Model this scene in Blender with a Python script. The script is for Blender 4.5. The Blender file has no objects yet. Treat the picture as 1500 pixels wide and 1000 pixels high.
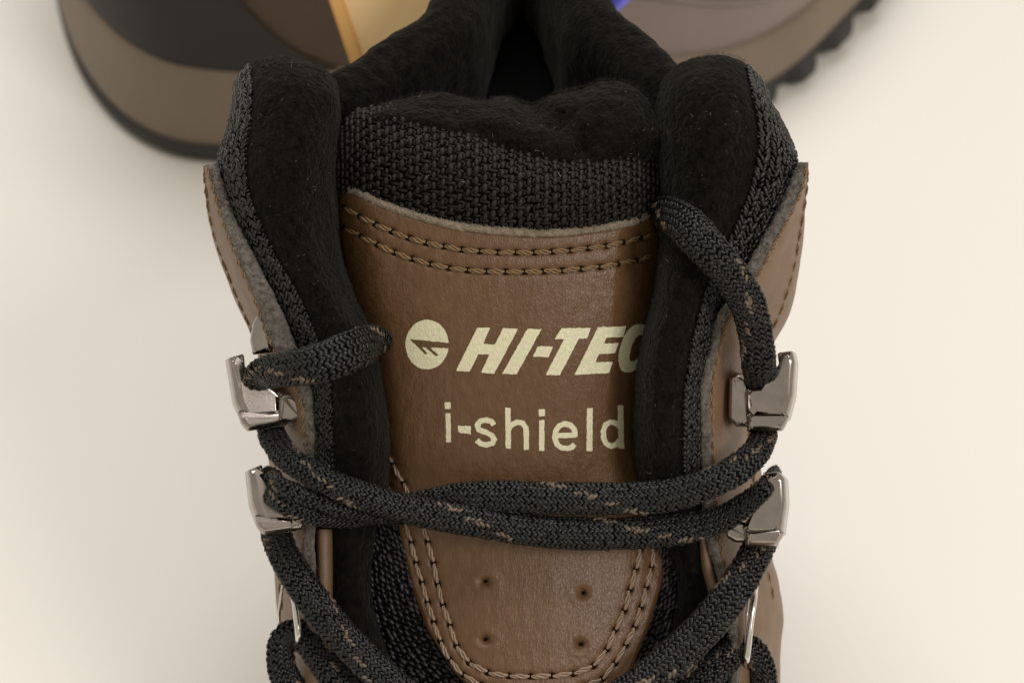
import bpy, bmesh, math, random
import numpy as np
from mathutils import Vector, Matrix
R = math.radians
random.seed(5); rng = np.random.default_rng(5)
sc = bpy.context.scene
COL = sc.collection

# ------------------------------------------------------------------ camera
K = 0.1/0.28/750.0            # tangent per photograph pixel (1500 wide)
PITCH = R(45)
CAMZ = 0.323
F = np.array([0, math.cos(PITCH), -math.sin(PITCH)])
UP = np.array([0, math.sin(PITCH), math.cos(PITCH)])
RT = np.array([1.0, 0, 0])
CAM = np.array([0, 0, CAMZ])
cam_d = bpy.data.cameras.new('camera'); cam = bpy.data.objects.new('camera', cam_d); COL.objects.link(cam)
cam.location = CAM.tolist(); cam.rotation_euler = (R(90)-PITCH, 0, 0)
cam_d.sensor_width = 36; cam_d.lens = 18/(750*K); cam_d.clip_start = 0.01; cam_d.clip_end = 50
cam_d.dof.use_dof = True; cam_d.dof.focus_distance = 0.276; cam_d.dof.aperture_fstop = 17
sc.camera = cam

# ------------------------------------------------------------------ light
W = bpy.data.worlds.new("World"); sc.world = W; W.use_nodes = True
bgn = W.node_tree.nodes['Background']; bgn.inputs[0].default_value = (1.0, 0.925, 0.785, 1); bgn.inputs[1].default_value = 0.52
def area(name, loc, target, size, size_y, power, col):
    d = bpy.data.lights.new(name, 'AREA'); d.shape = 'RECTANGLE'; d.size = size; d.size_y = size_y; d.energy = power; d.color = col
    o = bpy.data.objects.new(name, d); COL.objects.link(o); o.location = loc
    o.rotation_euler = (Vector(target)-Vector(loc)).to_track_quat('-Z', 'Y').to_euler(); return o
area('window_light', (-0.25, 1.5, 2.6), (0.0, 0.25, 0.05), 1.8, 1.4, 40, (0.97, 0.97, 0.97))
area('room_light', (0.80, -0.42, 1.08), (0.0, 0.2, 0.1), 0.42, 0.42, 7.5, (1.0, 0.95, 0.94))
sc.view_settings.view_transform = 'Standard'; sc.view_settings.look = 'None'
sc.view_settings.exposure = 0.0; sc.view_settings.gamma = 1
sc.cycles.max_bounces = 6; sc.cycles.diffuse_bounces = 3; sc.cycles.glossy_bounces = 3

# ------------------------------------------------------------------ maths helpers
def V(u, v, w):
    """photo pixel + millimetres in front of the 280 mm plane -> world metres"""
    u = np.asarray(u, float); v = np.asarray(v, float); w = np.asarray(w, float)
    d = 0.28 - w*0.001
    return CAM + d[..., None]*(F + ((u-750)*K)[..., None]*RT + ((500-v)*K)[..., None]*UP)
def Zp(u, v, z):
    """world point on the ray of a photo pixel at height z"""
    r = F + (u-750)*K*RT + (500-v)*K*UP
    return CAM + r*((z-CAMZ)/r[2])
def cr_weights(n, t):
    t = np.clip(t, 0, n-1-1e-9); i = np.floor(t).astype(int); f = t-i
    idx = np.stack([np.clip(i+k, 0, n-1) for k in (-1, 0, 1, 2)], -1)
    w = np.stack([-.5*f+f*f-.5*f**3, 1-2.5*f*f+1.5*f**3, .5*f+2*f*f-1.5*f**3, -.5*f*f+.5*f**3], -1)
    return idx, w
def cr(P, t):
    P = np.asarray(P, float); idx, w = cr_weights(len(P), np.asarray(t, float))
    return (P[idx]*w[..., None]).sum(-2)
def lerpc(x, xs, ys): return np.interp(x, xs, ys)
def smooth(x): x = np.clip(x, 0, 1); return x*x*(3-2*x)
def hash3(i, j, k):
    n = (i*374761393 + j*668265263 + k*2147483647) & 0xffffffff
    n = ((n ^ (n >> 13))*1274126177) & 0xffffffff
    return ((n ^ (n >> 16)) & 0xffff)/65535.0
def noise(p, s):
    p = np.asarray(p)*s; i = np.floor(p).astype(np.int64); f = p-i; f = f*f*(3-2*f); r = 0
    for a in (0, 1):
        for b in (0, 1):
            for c in (0, 1):
                h = hash3(i[..., 0]+a, i[..., 1]+b, i[..., 2]+c)
                r = r + h*(f[..., 0] if a else 1-f[..., 0])*(f[..., 1] if b else 1-f[..., 1])*(f[..., 2] if c else 1-f[..., 2])
    return r-0.5
def nrm(a): return a/np.maximum(np.linalg.norm(a, axis=-1, keepdims=True), 1e-12)

class Surf:
    """bicubic sheet through a control grid given in view coordinates (or world points)"""
    def __init__(s, rows, world=False):
        C = np.array(rows, float); s.uv = None
        s.P = C if world else V(C[..., 0], C[..., 1], C[..., 2]); s.nr, s.nc = s.P.shape[:2]
    def pos(s, a, b):          # a along rows 0..1, b along columns 0..1
        a = np.asarray(a, float)*(s.nr-1); b = np.asarray(b, float)*(s.nc-1)
        a, b = np.broadcast_arrays(a, b)
        ia, wa = cr_weights(s.nr, a); ib, wb = cr_weights(s.nc, b)
        Q = s.P[ia[..., :, None], ib[..., None, :]]
        return (Q*wa[..., :, None, None]*wb[..., None, :, None]).sum((-3, -2))
    def frame(s, a, b, flip=1):
        e = 2e-3; a = np.clip(a, e, 1-e); b = np.clip(b, e, 1-e)
        da = nrm(s.pos(a+e, b)-s.pos(a-e, b)); db = nrm(s.pos(a, b+e)-s.pos(a, b-e))
        n = nrm(np.cross(da, db))*flip
        return s.pos(a, b), da, db, n

# ------------------------------------------------------------------ object helpers
BASE = {}
def tag(o, **k):
    for a, b in k.items():
        if b: o[a] = b
    return o
def empty(name, loc=(0, 0, 0), parent=None, **k):
    o = bpy.data.objects.new(name, None); COL.objects.link(o); o.empty_display_size = 0.01
    o.parent = parent; o.location = loc; BASE[o.name] = np.array(loc, float) + (BASE[parent.name] if parent else 0)
    return tag(o, **k)
def mk(name, verts, faces, mats, parent=None, smooth_=True, midx=None, uv=None, **k):
    """faces: int array (n,3) or (n,4), or list of such arrays"""
    verts = np.asarray(verts, float).reshape(-1, 3)
    if parent is not None: verts = verts - BASE[parent.name]
    fl = faces if isinstance(faces, list) else [faces]
    fl = [np.asarray(f, np.int32) for f in fl if len(f)]
    me = bpy.data.meshes.new(name)
    me.vertices.add(len(verts)); me.vertices.foreach_set('co', verts.astype(np.float32).ravel())
    nl = sum(f.size for f in fl); nf = sum(len(f) for f in fl)
    me.loops.add(nl); me.loops.foreach_set('vertex_index', np.concatenate([f.ravel() for f in fl]))
    tot = np.concatenate([np.full(len(f), f.shape[1], np.int32) for f in fl]); st = np.concatenate([[0], np.cumsum(tot)[:-1]]).astype(np.int32)
    me.polygons.add(nf); me.polygons.foreach_set('loop_start', st); me.polygons.foreach_set('loop_total', tot)
    if midx is not None: me.polygons.foreach_set('material_index', np.asarray(midx, np.int32))
    me.update(calc_edges=True); me.validate()
    me.polygons.foreach_set('use_smooth', [bool(smooth_)]*len(me.polygons))
    if uv is not None and len(me.loops) == nl:
        L = me.uv_layers.new(name='UVMap'); li = np.concatenate([f.ravel() for f in fl])
        L.data.foreach_set('uv', np.asarray(uv, np.float32)[li].ravel())
    for m in (mats if isinstance(mats, (list, tuple)) else [mats]): me.materials.append(m)
    o = bpy.data.objects.new(name, me); COL.objects.link(o); o.parent = parent
    if parent is not None: BASE[o.name] = BASE[parent.name]
    else: BASE[o.name] = np.zeros(3)
    return tag(o, **k)
def gridf(n, m, wrap=False):
    i, j = np.meshgrid(np.arange(n-1), np.arange(m if wrap else m-1), indexing='ij'); j2 = (j+1) % m
    return np.stack([i*m+j, i*m+j2, (i+1)*m+j2, (i+1)*m+j], -1).reshape(-1, 4)
def sheet(name, S, na, nb, mat, parent, disp=None, flip=1, a0=0, a1=1, b0=0, b1=1, **k):
    A, B = np.meshgrid(np.linspace(a0, a1, na), np.linspace(b0, b1, nb), indexing='ij')
    P, da, db, n = S.frame(A, B, flip); P = S.pos(A, B)
    if disp is not None: P = P + n*disp(P, A, B)[..., None]
    uv = np.stack([B*30, A*100], -1).reshape(-1, 2)
    return mk(name, P, gridf(na, nb), mat, parent, uv=uv, **k)

# little closed bead, long axis x, unit half sizes
def bead(nl=6, nrg=3):
    vs = [(-1, 0, 0)]
    for r in range(1, nrg+1):
        t = math.pi*r/(nrg+1)
        for q in range(nl):
            a = 2*math.pi*q/nl; vs.append((-math.cos(t), math.sin(t)**0.8*math.cos(a), math.sin(t)**0.8*math.sin(a)))
    vs.append((1, 0, 0)); f = []
    for q in range(nl): f.append((0, 1+(q+1) % nl, 1+q))
    for r in range(nrg-1):
        for q in range(nl):
            a = 1+r*nl+q; b = 1+r*nl+(q+1) % nl; c = a+nl; d = b+nl; f += [(a, b, d), (a, d, c)]
    e = len(vs)-1; o = 1+(nrg-1)*nl
    for q in range(nl): f.append((o+q, o+(q+1) % nl, e))
    return np.array(vs), np.array(f)
BV, BF = bead()
def beads(name, pos, ax, up, size, mats, parent, midx=None, extra=None, **k):
    """pos (n,3), ax long axis (n,3), up (n,3), size (n,3) half sizes in metres"""
    ax = nrm(ax); sd = nrm(np.cross(up, ax)); up = np.cross(ax, sd)
    v = (pos[:, None] + BV[None, :, 0:1]*(ax*size[:, 0:1])[:, None] + BV[None, :, 1:2]*(sd*size[:, 1:2])[:, None] + BV[None, :, 2:3]*(up*size[:, 2:3])[:, None])
    f = (BF[None] + (np.arange(len(pos))*len(BV))[:, None, None]).reshape(-1, 3)
    v = v.reshape(-1, 3); mi = np.repeat(midx if midx is not None else np.zeros(len(pos), int), len(BF)); fl = [f]
    if extra is not None:
        ev, ef, em = extra; fl.append(ef+len(v)); v = np.concatenate([v, ev.reshape(-1, 3)]); mi = np.concatenate([mi, np.full(len(ef), em)])
    return mk(name, v, fl, mats, parent, midx=mi, **k)
def fuzz(name, P, N, length, width, mat, parent, spread=0.9, curl=0.5, **k):
    """hairs: bent two-segment blades"""
    n = len(P); d = nrm(N + spread*rng.normal(size=(n, 3))); L = length*(0.4+rng.random(n)**2*1.2)[:, None]
    d2 = nrm(d + curl*rng.normal(size=(n, 3))); s = nrm(np.cross(d, rng.normal(size=(n, 3))))*width
    p0 = P - d*0.1*L; p1 = P + d*L*0.5; p2 = p1 + d2*L*0.5
    v = np.stack([p0-s, p0+s, p1+s*.8, p1-s*.8, p2], 1).reshape(-1, 3); o = np.arange(n)[:, None]*5
    return mk(name, v, [o+np.array([0, 1, 2, 3]), o+np.array([3, 2, 4])], mat, parent, kind='stuff', **k)
def tube(path, rad, ns=10, closed_ends=True, flat=1.0, upv=None):
    P = np.asarray(path, float); n = len(P); T = nrm(np.gradient(P, axis=0))
    upv = -F if upv is None else np.asarray(upv, float)
    S = nrm(np.cross(T, np.broadcast_to(upv, T.shape))); U = np.cross(S, T)
    a = np.linspace(0, 2*np.pi, ns, endpoint=False); rad = np.broadcast_to(rad, (n,))
    ring = P[:, None] + S[:, None]*(np.cos(a)[None, :, None]*rad[:, None, None]) + U[:, None]*(np.sin(a)[None, :, None]*rad[:, None, None]*flat)
    f = gridf(n, ns, True); v = ring.reshape(-1, 3)
    if closed_ends:
        v = np.concatenate([v, P[:1], P[-1:]]); q = np.arange(ns)
        t = np.concatenate([np.stack([(q+1) % ns, q, np.full(ns, n*ns)], -1), np.stack([(n-1)*ns+q, (n-1)*ns+(q+1) % ns, np.full(ns, n*ns+1)], -1)])
        return v, [f, t]
    return v, [f]

# ------------------------------------------------------------------ materials
def material(name, col, rough=.5, metal=0, spec=.5, sheen=0, col2=None, nscale=300, ndet=4, bumps=(), stretch=(1, 1, 1), coords='Object', rvar=0, sheen_tint=None, coat=0):
    m = bpy.data.materials.new(name); m.use_nodes = True; nt = m.node_tree; b = nt.nodes['Principled BSDF']
    b.inputs['Base Color'].default_value = (*col, 1); b.inputs['Roughness'].default_value = rough; b.inputs['Metallic'].default_value = metal
    b.inputs['Specular IOR Level'].default_value = spec; b.inputs['Sheen Weight'].default_value = sheen; b.inputs['Sheen Roughness'].default_value = .45
    if sheen_tint: b.inputs['Sheen Tint'].default_value = (*sheen_tint, 1)
    b.inputs['Coat Weight'].default_value = coat; b.inputs['Coat Roughness'].default_value = .25
    tc = nt.nodes.new('ShaderNodeTexCoord'); mp = nt.nodes.new('ShaderNodeMapping'); mp.inputs['Scale'].default_value = stretch
    nt.links.new(tc.outputs[coords], mp.inputs[0])
    if col2 is not None:
        n = nt.nodes.new('ShaderNodeTexNoise'); n.inputs['Scale'].default_value = nscale; n.inputs['Detail'].default_value = ndet
        r = nt.nodes.new('ShaderNodeValToRGB'); r.color_ramp.elements[0].position = .32; r.color_ramp.elements[1].position = .68
        r.color_ramp.elements[0].color = (*col, 1); r.color_ramp.elements[1].color = (*col2, 1)
        nt.links.new(mp.outputs[0], n.inputs[0]); nt.links.new(n.outputs[0], r.inputs[0]); nt.links.new(r.outputs[0], b.inputs['Base Color'])
        if rvar:
            mr = nt.nodes.new('ShaderNodeMapRange'); mr.inputs[3].default_value = rough-rvar; mr.inputs[4].default_value = rough+rvar
            nt.links.new(n.outputs[0], mr.inputs[0]); nt.links.new(mr.outputs[0], b.inputs['Roughness'])
    prev = None
    for kind, scale, dist, strength in bumps:
        if kind == 'v':
            t = nt.nodes.new('ShaderNodeTexVoronoi'); t.feature = 'SMOOTH_F1' if False else 'DISTANCE_TO_EDGE'; out = t.outputs['Distance']
            ws = nt.nodes.new('ShaderNodeTexNoise'); ws.inputs['Scale'].default_value = scale*.7; ws.inputs['Detail'].default_value = 2
            ad = nt.nodes.new('ShaderNodeVectorMath'); ad.operation = 'MULTIPLY_ADD'; ad.inputs[1].default_value = (1.2/scale,)*3
            nt.links.new(mp.outputs[0], ws.inputs[0]); nt.links.new(ws.outputs['Color'], ad.inputs[0]); nt.links.new(mp.outputs[0], ad.inputs[2]); nt.links.new(ad.outputs[0], t.inputs['Vector'])
            mr = nt.nodes.new('ShaderNodeMapRange'); mr.inputs[2].default_value = .18; nt.links.new(out, mr.inputs[0]); out = mr.outputs[0]
        else:
            t = nt.nodes.new('ShaderNodeTexNoise'); t.inputs['Detail'].default_value = 5; out = t.outputs[0]; nt.links.new(mp.outputs[0], t.inputs['Vector'])
        t.inputs['Scale'].default_value = scale
        bp = nt.nodes.new('ShaderNodeBump'); bp.inputs['Distance'].default_value = dist; bp.inputs['Strength'].default_value = strength
        nt.links.new(out, bp.inputs['Height'])
        if prev: nt.links.new(prev.outputs[0], bp.inputs['Normal'])
        prev = bp
    if prev: nt.links.new(prev.outputs[0], b.inputs['Normal'])
    return m
M = {}
M['table'] = material('table_laminate', (.84, .805, .745), .5, col2=(.828, .793, .732), nscale=6, bumps=[('n', 300, .0001, .15)])
M['leather'] = material('brown_leather', (.112, .056, .0225), .36, col2=(.138, .073, .034), nscale=.35, ndet=6, spec=.45, rvar=.05,
                        bumps=[('n', .35, .00035, .5), ('n', .7, .00035, .30), ('n', 1.9, .00012, .50), ('v', 1.15, .00010, .32)], stretch=(1.75, .85, 1), coords='UV')
M['quarter'] = material('tan_brown_leather', (.20, .125, .073), .5, col2=(.17, .10, .055), nscale=200, bumps=[('v', 900, .0001, .3), ('n', 2600, .00006, .4)], stretch=(1, .8, 1))
M['felt'] = material('grey_cut_leather_edge', (.19, .172, .15), .95, col2=(.085, .074, .062), nscale=900, spec=.1, bumps=[('n', 1500, .0005, .9)], sheen=.3)
M['feltlight'] = material('pale_cut_leather_edge', (.30, .245, .175), .95, col2=(.17, .13, .09), nscale=1100, spec=.1, bumps=[('n', 1700, .0005, .9)], sheen=.3)
M['suede'] = material('black_suede_lining', (.0032, .0028, .0022), .97, col2=(.0095, .0082, .0066), nscale=620, ndet=10, spec=.05, sheen=.12, sheen_tint=(.5, .48, .42), bumps=[('n', 1300, .0006, .8), ('n', 260, .0009, .6)])
M['hair'] = material('dark_fibre', (.025, .021, .0155), .7, spec=.3)
M['hairtan'] = material('pale_fibre', (.42, .37, .28), .7, spec=.3)
M['lint'] = material('lint', (.5, .47, .4), .6)
M['mesh'] = material('charcoal_yarn', (.0165, .0128, .0100), .52, spec=.30, col2=(.0095, .0074, .0060), nscale=800, bumps=[('n', 3000, .0001, .6)])
M['knit'] = material('black_yarn', (.0125, .0108, .0084), .34, spec=.45, col2=(.006, .0053, .0044), nscale=900, bumps=[('n', 3000, .0001, .6)])
M['gusset'] = material('plum_black_yarn', (.020, .017, .0195), .38, spec=.5, bumps=[('n', 3000, .0001, .6)])
M['black'] = material('black_cloth_and_shade', (.004, .004, .004), .95, spec=.05)  # cloth and lace core, also painted shade in gaps and opening
M['lace'] = material('black_braid_yarn', (.0085, .0078, .0062), .33, spec=.42, col2=(.0045, .0042, .0036), nscale=1200, bumps=[('n', 3500, .00008, .8)])
M['fleck'] = material('tan_braid_yarn', (.17, .122, .077), .42, col2=(.075, .053, .034), nscale=900, bumps=[('n', 3500, .00008, .8)])
M['thread'] = material('bronze_thread', (.27, .165, .075), .38, spec=.6, col2=(.15, .085, .035), nscale=1500, bumps=[('n', 6000, .00006, .6)])
M['threadpale'] = material('pale_tan_thread', (.40, .285, .195), .34, spec=.7, col2=(.19, .12, .068), nscale=1500, bumps=[('n', 6000, .00006, .6)])
M['print'] = material('cream_print', (.76, .73, .50), .42, col2=(.66, .63, .42), nscale=1.6, ndet=6, coords='UV', stretch=(1.35, .75, 1), bumps=[('n', .9, .0003, .4), ('v', 1.15, .00012, .32), ('n', 3.2, .00008, .5)])
M['metal'] = material('gunmetal', (.42, .375, .34), .16, metal=1, col2=(.33, .295, .268), nscale=350, ndet=8, rvar=.06, bumps=[('n', 2600, .00003, .30)])
M['wire'] = material('bright_wire', (.72, .69, .65), .18, metal=1)
M['hole_shade'] = material('painted_hole_shade', (.006, .005, .004), .9, spec=.1)  # shade inside the holes, given as a colour
M['midsole'] = material('taupe_midsole', (.20, .150, .105), .6, col2=(.175, .13, .09), nscale=40)
M['outsole'] = material('black_rubber', (.03, .028, .026), .7)
M['counter'] = material('black_heel_panel', (.019, .0175, .0155), .7, col2=(.014, .013, .011), nscale=30)
M['upper2'] = material('brown_upper', (.062, .038, .021), .55, col2=(.052, .031, .017), nscale=30)
M['upper2toe'] = material('taupe_brown_toe_leather', (.215, .165, .143), .5, col2=(.20, .152, .13), nscale=30)
M['card'] = material('cream_card', (.93, .66, .33), .6, col2=(.92, .63, .31), nscale=30)
M['cardedge'] = material('orange_card_edge', (.74, .42, .13), .6)
M['blue'] = material('blue_plastic', (.12, .12, .75), .35)

# ------------------------------------------------------------------ table
bm = bmesh.new(); bmesh.ops.create_cube(bm, size=1)
for v_ in bm.verts: v_.co = Vector((v_.co.x*3.2, v_.co.y*3.2+.5, (v_.co.z-.5)*.03))
me = bpy.data.meshes.new('table_top'); bm.to_mesh(me); bm.free(); me.materials.append(M['table'])
o = bpy.data.objects.new('table_top', me); COL.objects.link(o); o['kind'] = 'structure'

# ================================================================== MAIN BOOT
boot = empty('hiking_boot', (0, .2, 0), label='upright brown hiking boot in focus with cream printed tongue and black laces', category='boot')

# ---- tongue depth field --------------------------------------------------
UC = ([200, 500, 650, 850, 1100], [733, 742, 748, 778, 785])
HW = ([200, 300, 600, 800, 1100], [240, 242, 205, 200, 190])
def Wt(u, v):
    x = (u-np.interp(v, *UC))/np.interp(v, *HW)
    wc = cr(np.array([[5], [5.5], [5.5], [4.5], [2.5], [0], [-2.5], [-2.5], [-.5], [1.5], [2.5]]), (np.asarray(v, float)-200)/90.)[..., 0]
    k = np.interp(v, [200, 420, 680, 780, 1100], [12, 14, 13.5, 11, 11])
    ripple = .35*np.sin(u/37.+v/150.)*smooth((v-380)/100)*smooth((760-v)/80)
    uu = np.asarray(u, float); vv_ = np.asarray(v, float); uu, vv_ = np.broadcast_arrays(uu, vv_)
    q = np.stack([uu/30., vv_/75., uu*0], -1); q2 = np.stack([uu/11.+vv_/60, vv_/32., uu*0+5], -1)
    fold = .45*np.exp(-((uu-915+(vv_-480)*.12)/11.)**2)*smooth((vv_-380)/60)*smooth((640-vv_)/90)
    xe = np.maximum(np.abs(x)-np.where(x > 0, .70, .76), 0)
    return wc - .62*k*np.abs(x)**2.1 - np.where(x > 0, 4.2*k*xe**1.5, 7.5*k*xe**2)*smooth((900-vv_)/260) + ripple + .16*noise(q, 1.0) + .05*noise(q2, 1.0) - fold
tongue = empty('tongue', (0, 0, .1), boot)

# stitched lines on the tongue (photo pixels)
row1 = [(503, 303), (540, 324), (600, 349), (650, 361), (700, 368), (780, 370), (850, 365), (905, 357), (965, 342)]
row2 = [(503, 333), (560, 362), (600, 378), (650, 391), (700, 397), (780, 398), (850, 394), (905, 387), (960, 374)]
lo_l = [(553, 652), (562, 690), (575, 730), (593, 765), (600, 783), (611, 830), (621, 862), (632, 898), (642, 932), (655, 960), (672, 983), (700, 1000), (740, 1010), (800, 1012), (845, 1007), (880, 995), (903, 968), (920, 938), (934, 905), (944, 870), (953, 835), (958, 800), (962, 740)]
li_l = [(563, 650), (575, 678), (592, 710), (612, 750), (624, 785), (634, 820), (640, 850), (649, 885), (660, 917), (671, 950), (690, 972), (720, 986), (760, 990), (800, 989), (835, 987), (863, 979), (885, 957), (898, 928), (913, 897), (923, 862), (932, 830), (940, 800), (945, 740)]
def resample(pts, step):
    P = cr(np.array(pts, float), np.linspace(0, len(pts)-1, 600)); d = np.concatenate([[0], np.cumsum(np.linalg.norm(np.diff(P, axis=0), axis=1))])
    n = max(2, int(round(d[-1]/step))); s = np.linspace(0, d[-1], n+1)
    return np.stack([np.interp(s, d, P[:, 0]), np.interp(s, d, P[:, 1])], -1)
LINES = [(row1, 27, 'thread'), (row2, 27, 'thread'), (lo_l, 30, 'threadpale'), (li_l, 31, 'threadpale')]
SEG = []
for pts, step, mt in LINES:
    Q = resample(pts, step) + rng.normal(size=(1, 2))*0; SEG.append((Q, mt))
HOLES = [(711, 851), (711, 936), (854, 868), (850, 943)]

# ---- leather panel -------------------------------------------------------
topx = [495, 520, 560, 600, 650, 700, 760, 800, 850, 900, 940, 972]; topy = [276, 283, 302, 316, 330, 338, 343, 344, 340, 333, 322, 306]
PL = ([276, 400, 560, 640, 700, 775, 850, 920, 980, 1010, 1040], [494, 500, 520, 540, 555, 581, 600, 625, 662, 690, 740])
PR = ([276, 400, 560, 640, 700, 810, 860, 920, 980, 1010, 1040], [976, 972, 960, 960, 970, 976, 968, 950, 925, 898, 850])
na, nb = 330, 240
s_ = np.linspace(0, 1, nb); ys = np.linspace(0, 1, na)
U = np.zeros((na, nb)); Vv = np.zeros((na, nb))
for i, t in enumerate(ys):
    v0 = 276+t*(1036-276); l = np.interp(v0, *PL); r = np.interp(v0, *PR); U[i] = l+(r-l)*s_
    y0 = np.interp(U[i], topx, topy); Vv[i] = v0 + (y0-276)*(1-smooth(t/.45))
Wp = Wt(U, Vv)
dist_edge = np.minimum(np.minimum(U-np.interp(Vv, *PL), np.interp(Vv, *PR)-U), (Vv-np.interp(U, topx, topy)))
Wp -= .9*(1-smooth(dist_edge/7.))**2
for Q, mt in SEG:
    for a, b in zip(Q[:-1], Q[1:]):
        m = (np.abs(U-a[0]) < 40) & (np.abs(Vv-a[1]) < 40)
        d = b-a; uu = U[m]-a[0]; vv = Vv[m]-a[1]; tt = np.clip((uu*d[0]+vv*d[1])/(d@d), 0, 1)
        q = np.hypot(uu-tt*d[0], vv-tt*d[1]); Wp[m] -= .28*np.exp(-(q/6.)**2)/1.3
        q = np.hypot(uu, vv); Wp[m] -= .75*np.exp(-(q/4.2)**2)
        # swell between the rows
for h in HOLES:
    q = np.hypot((U-h[0]), (Vv-h[1])*1.15); Wp -= .7*np.exp(-(q/10)**2) + .6*np.exp(-(q/5.5)**4) - .22*np.exp(-((q-15)/7.)**2)
Pp = V(U, Vv, Wp); uvp = np.stack([U/7.5, Vv/7.5], -1).reshape(-1, 2)
def with_skirt(P, uv, th, n, m, dirv=F):
    idx = np.arange(n*m).reshape(n, m); b = np.concatenate([idx[0, :], idx[1:, -1], idx[-1, -2::-1], idx[-2:0:-1, 0]])
    v = P.reshape(-1, 3); low = v[b]+dirv*th; nb_ = len(b); q = np.arange(nb_); q2 = (q+1) % nb_
    f2 = np.stack([b[q], n*m+q, n*m+q2, b[q2]], -1)
    return np.concatenate([v, low]), [gridf(n, m), f2], np.concatenate([uv, uv[b]])
v_, f_, uv_ = with_skirt(Pp, uvp, .0016, na, nb)
mk('leather_panel', v_, f_, M['leather'], tongue, uv=uv_)
# the print follows this exact surface
def Wpan(u, v): return Wt(u, v)

# ---- stitches: every one an object sharing one twisted mesh ---------------
def twisted(name, mat, strands=3):
    vs = []; fs = []; ns = 5; seg = 7
    for k in range(strands):
        base = len(vs)
        for i in range(seg+1):
            t = i/seg; x = -.5+t; ph = 2*math.pi*k/strands + t*4.2; env = max(.0, math.sin(math.pi*min(max(t, .04), .96)))**.5
            cy, cz = .085*math.cos(ph)*env, .07*math.sin(ph)*env + .10*env - .07
            r = .060*(.35+.65*env)
            for q in range(ns):
                a = 2*math.pi*q/ns; vs.append((x, cy+r*math.cos(a), cz+r*math.sin(a)))
        for i in range(seg):
            for q in range(ns):
                a = base+i*ns+q; b = base+i*ns+(q+1) % ns; fs.append((a, b, b+ns, a+ns))
    me = bpy.data.meshes.new(name); me.from_pydata(vs, [], fs); me.materials.append(mat)
    me.polygons.foreach_set('use_smooth', [True]*len(fs)); me.update(); return me
TW = {k: twisted('stitch_'+k, M[k]) for k in ('thread', 'threadpale')}
def put_stitch(a, b, up, mt, parent, wid=1.0):
    a = np.array(a); b = np.array(b); x = b-a; L = np.linalg.norm(x); x = x/L; a = a+x*L*.03; b = b-x*L*.04; L *= .94; y = nrm(np.cross(up, x)); z = np.cross(x, y)
    j = R(random.uniform(-6, 6)); x, y = x*math.cos(j)+y*math.sin(j), y*math.cos(j)-x*math.sin(j)
    o = bpy.data.objects.new('stitch', TW[mt]); COL.objects.link(o); o.parent = parent
    c = (a+b)/2 - BASE[parent.name]; s = L*.97; wd = .0036*wid
    mm = Matrix(((x[0]*s, y[0]*wd, z[0]*wd, c[0]), (x[1]*s, y[1]*wd, z[1]*wd, c[1]), (x[2]*s, y[2]*wd, z[2]*wd, c[2]), (0, 0, 0, 1)))
    o.matrix_basis = mm; return o
hv = []; hn = []
for Q, mt in SEG:
    P = V(Q[:, 0], Q[:, 1], Wt(Q[:, 0], Q[:, 1])-.12)
    for a, b, qa in zip(P[:-1], P[1:], Q[:-1]):
        e = 1.0; c = (qa[0], qa[1])
        n_ = nrm(np.cross(V(c[0]+e, c[1], Wt(c[0]+e, c[1]))-V(c[0], c[1], Wt(*c)), V(c[0], c[1]-e, Wt(c[0], c[1]-e))-V(c[0], c[1], Wt(*c))))
        put_stitch(a, b, n_, mt, tongue, random.uniform(.95, 1.2)); hv.append(a-n_*.00035); hn.append(n_)
hv = np.array(hv); hn = np.array(hn)
beads('needle_hole_shade', hv, np.broadcast_to(RT, hv.shape), hn, np.full((len(hv), 3), 1)*np.array([.00075, .00058, .00030]), M['hole_shade'], tongue, kind='stuff')  # dark beads painting the shade at the bottom of the stitch dimples
for h in HOLES:
    p = V(np.array([h[0]+1.]), np.array([h[1]*1.]), Wt(np.array([h[0]]), np.array([h[1]]))-1.25)
    beads('punched_hole_shade', p, RT[None], -F[None], np.array([[.00062, .00048, .0003]]), M['hole_shade'], tongue)  # dark core painting the shade inside each punched dimple

# ---- printed lettering: signed distance shapes meshed onto the leather ----
def sd_poly(P, poly):
    poly = np.asarray(poly, float); d = np.full(len(P), 1e9); s = np.ones(len(P))
    for i in range(len(poly)):
        a = poly[i]; b = poly[i-1]; e = b-a; w = P-a; t = np.clip((w@e)/(e@e), 0, 1); d = np.minimum(d, ((w-t[:, None]*e)**2).sum(1))
        c1 = P[:, 1] >= a[1]; c2 = P[:, 1] < b[1]; c3 = e[0]*w[:, 1] > e[1]*w[:, 0]
        s = np.where((c1 & c2 & c3) | (~c1 & ~c2 & ~c3), -s, s)
    return s*np.sqrt(d)
def sd_stroke(P, pts, r):
    d = np.full(len(P), 1e9)
    for a, b in zip(pts[:-1], pts[1:]):
        a = np.array(a, float); b = np.array(b, float); e = b-a; w = P-a; t = np.clip((w@e)/max(e@e, 1e-9), 0, 1)
        q = np.linalg.norm(w-t[:, None]*e, axis=1)-r; L = max(math.sqrt(e@e), 1e-9); al = (w@e)/L
        if a is pts[0] or tuple(a) == tuple(pts[0]): q = np.maximum(q, -al-r*.15)
        if tuple(b) == tuple(pts[-1]): q = np.maximum(q, al-L-r*.15)
        d = np.minimum(d, q)
    return d
def arc(cx, cy, rx, ry, a0, a1, n=16, rot=0):
    o_ = []
    for i in range(n+1):
        a = R(a0+(a1-a0)*i/n); x, y = rx*math.cos(a), -ry*math.sin(a); o_.append((cx+x*math.cos(rot)-y*math.sin(rot), cy+x*math.sin(rot)+y*math.cos(rot)))
    return o_
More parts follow.
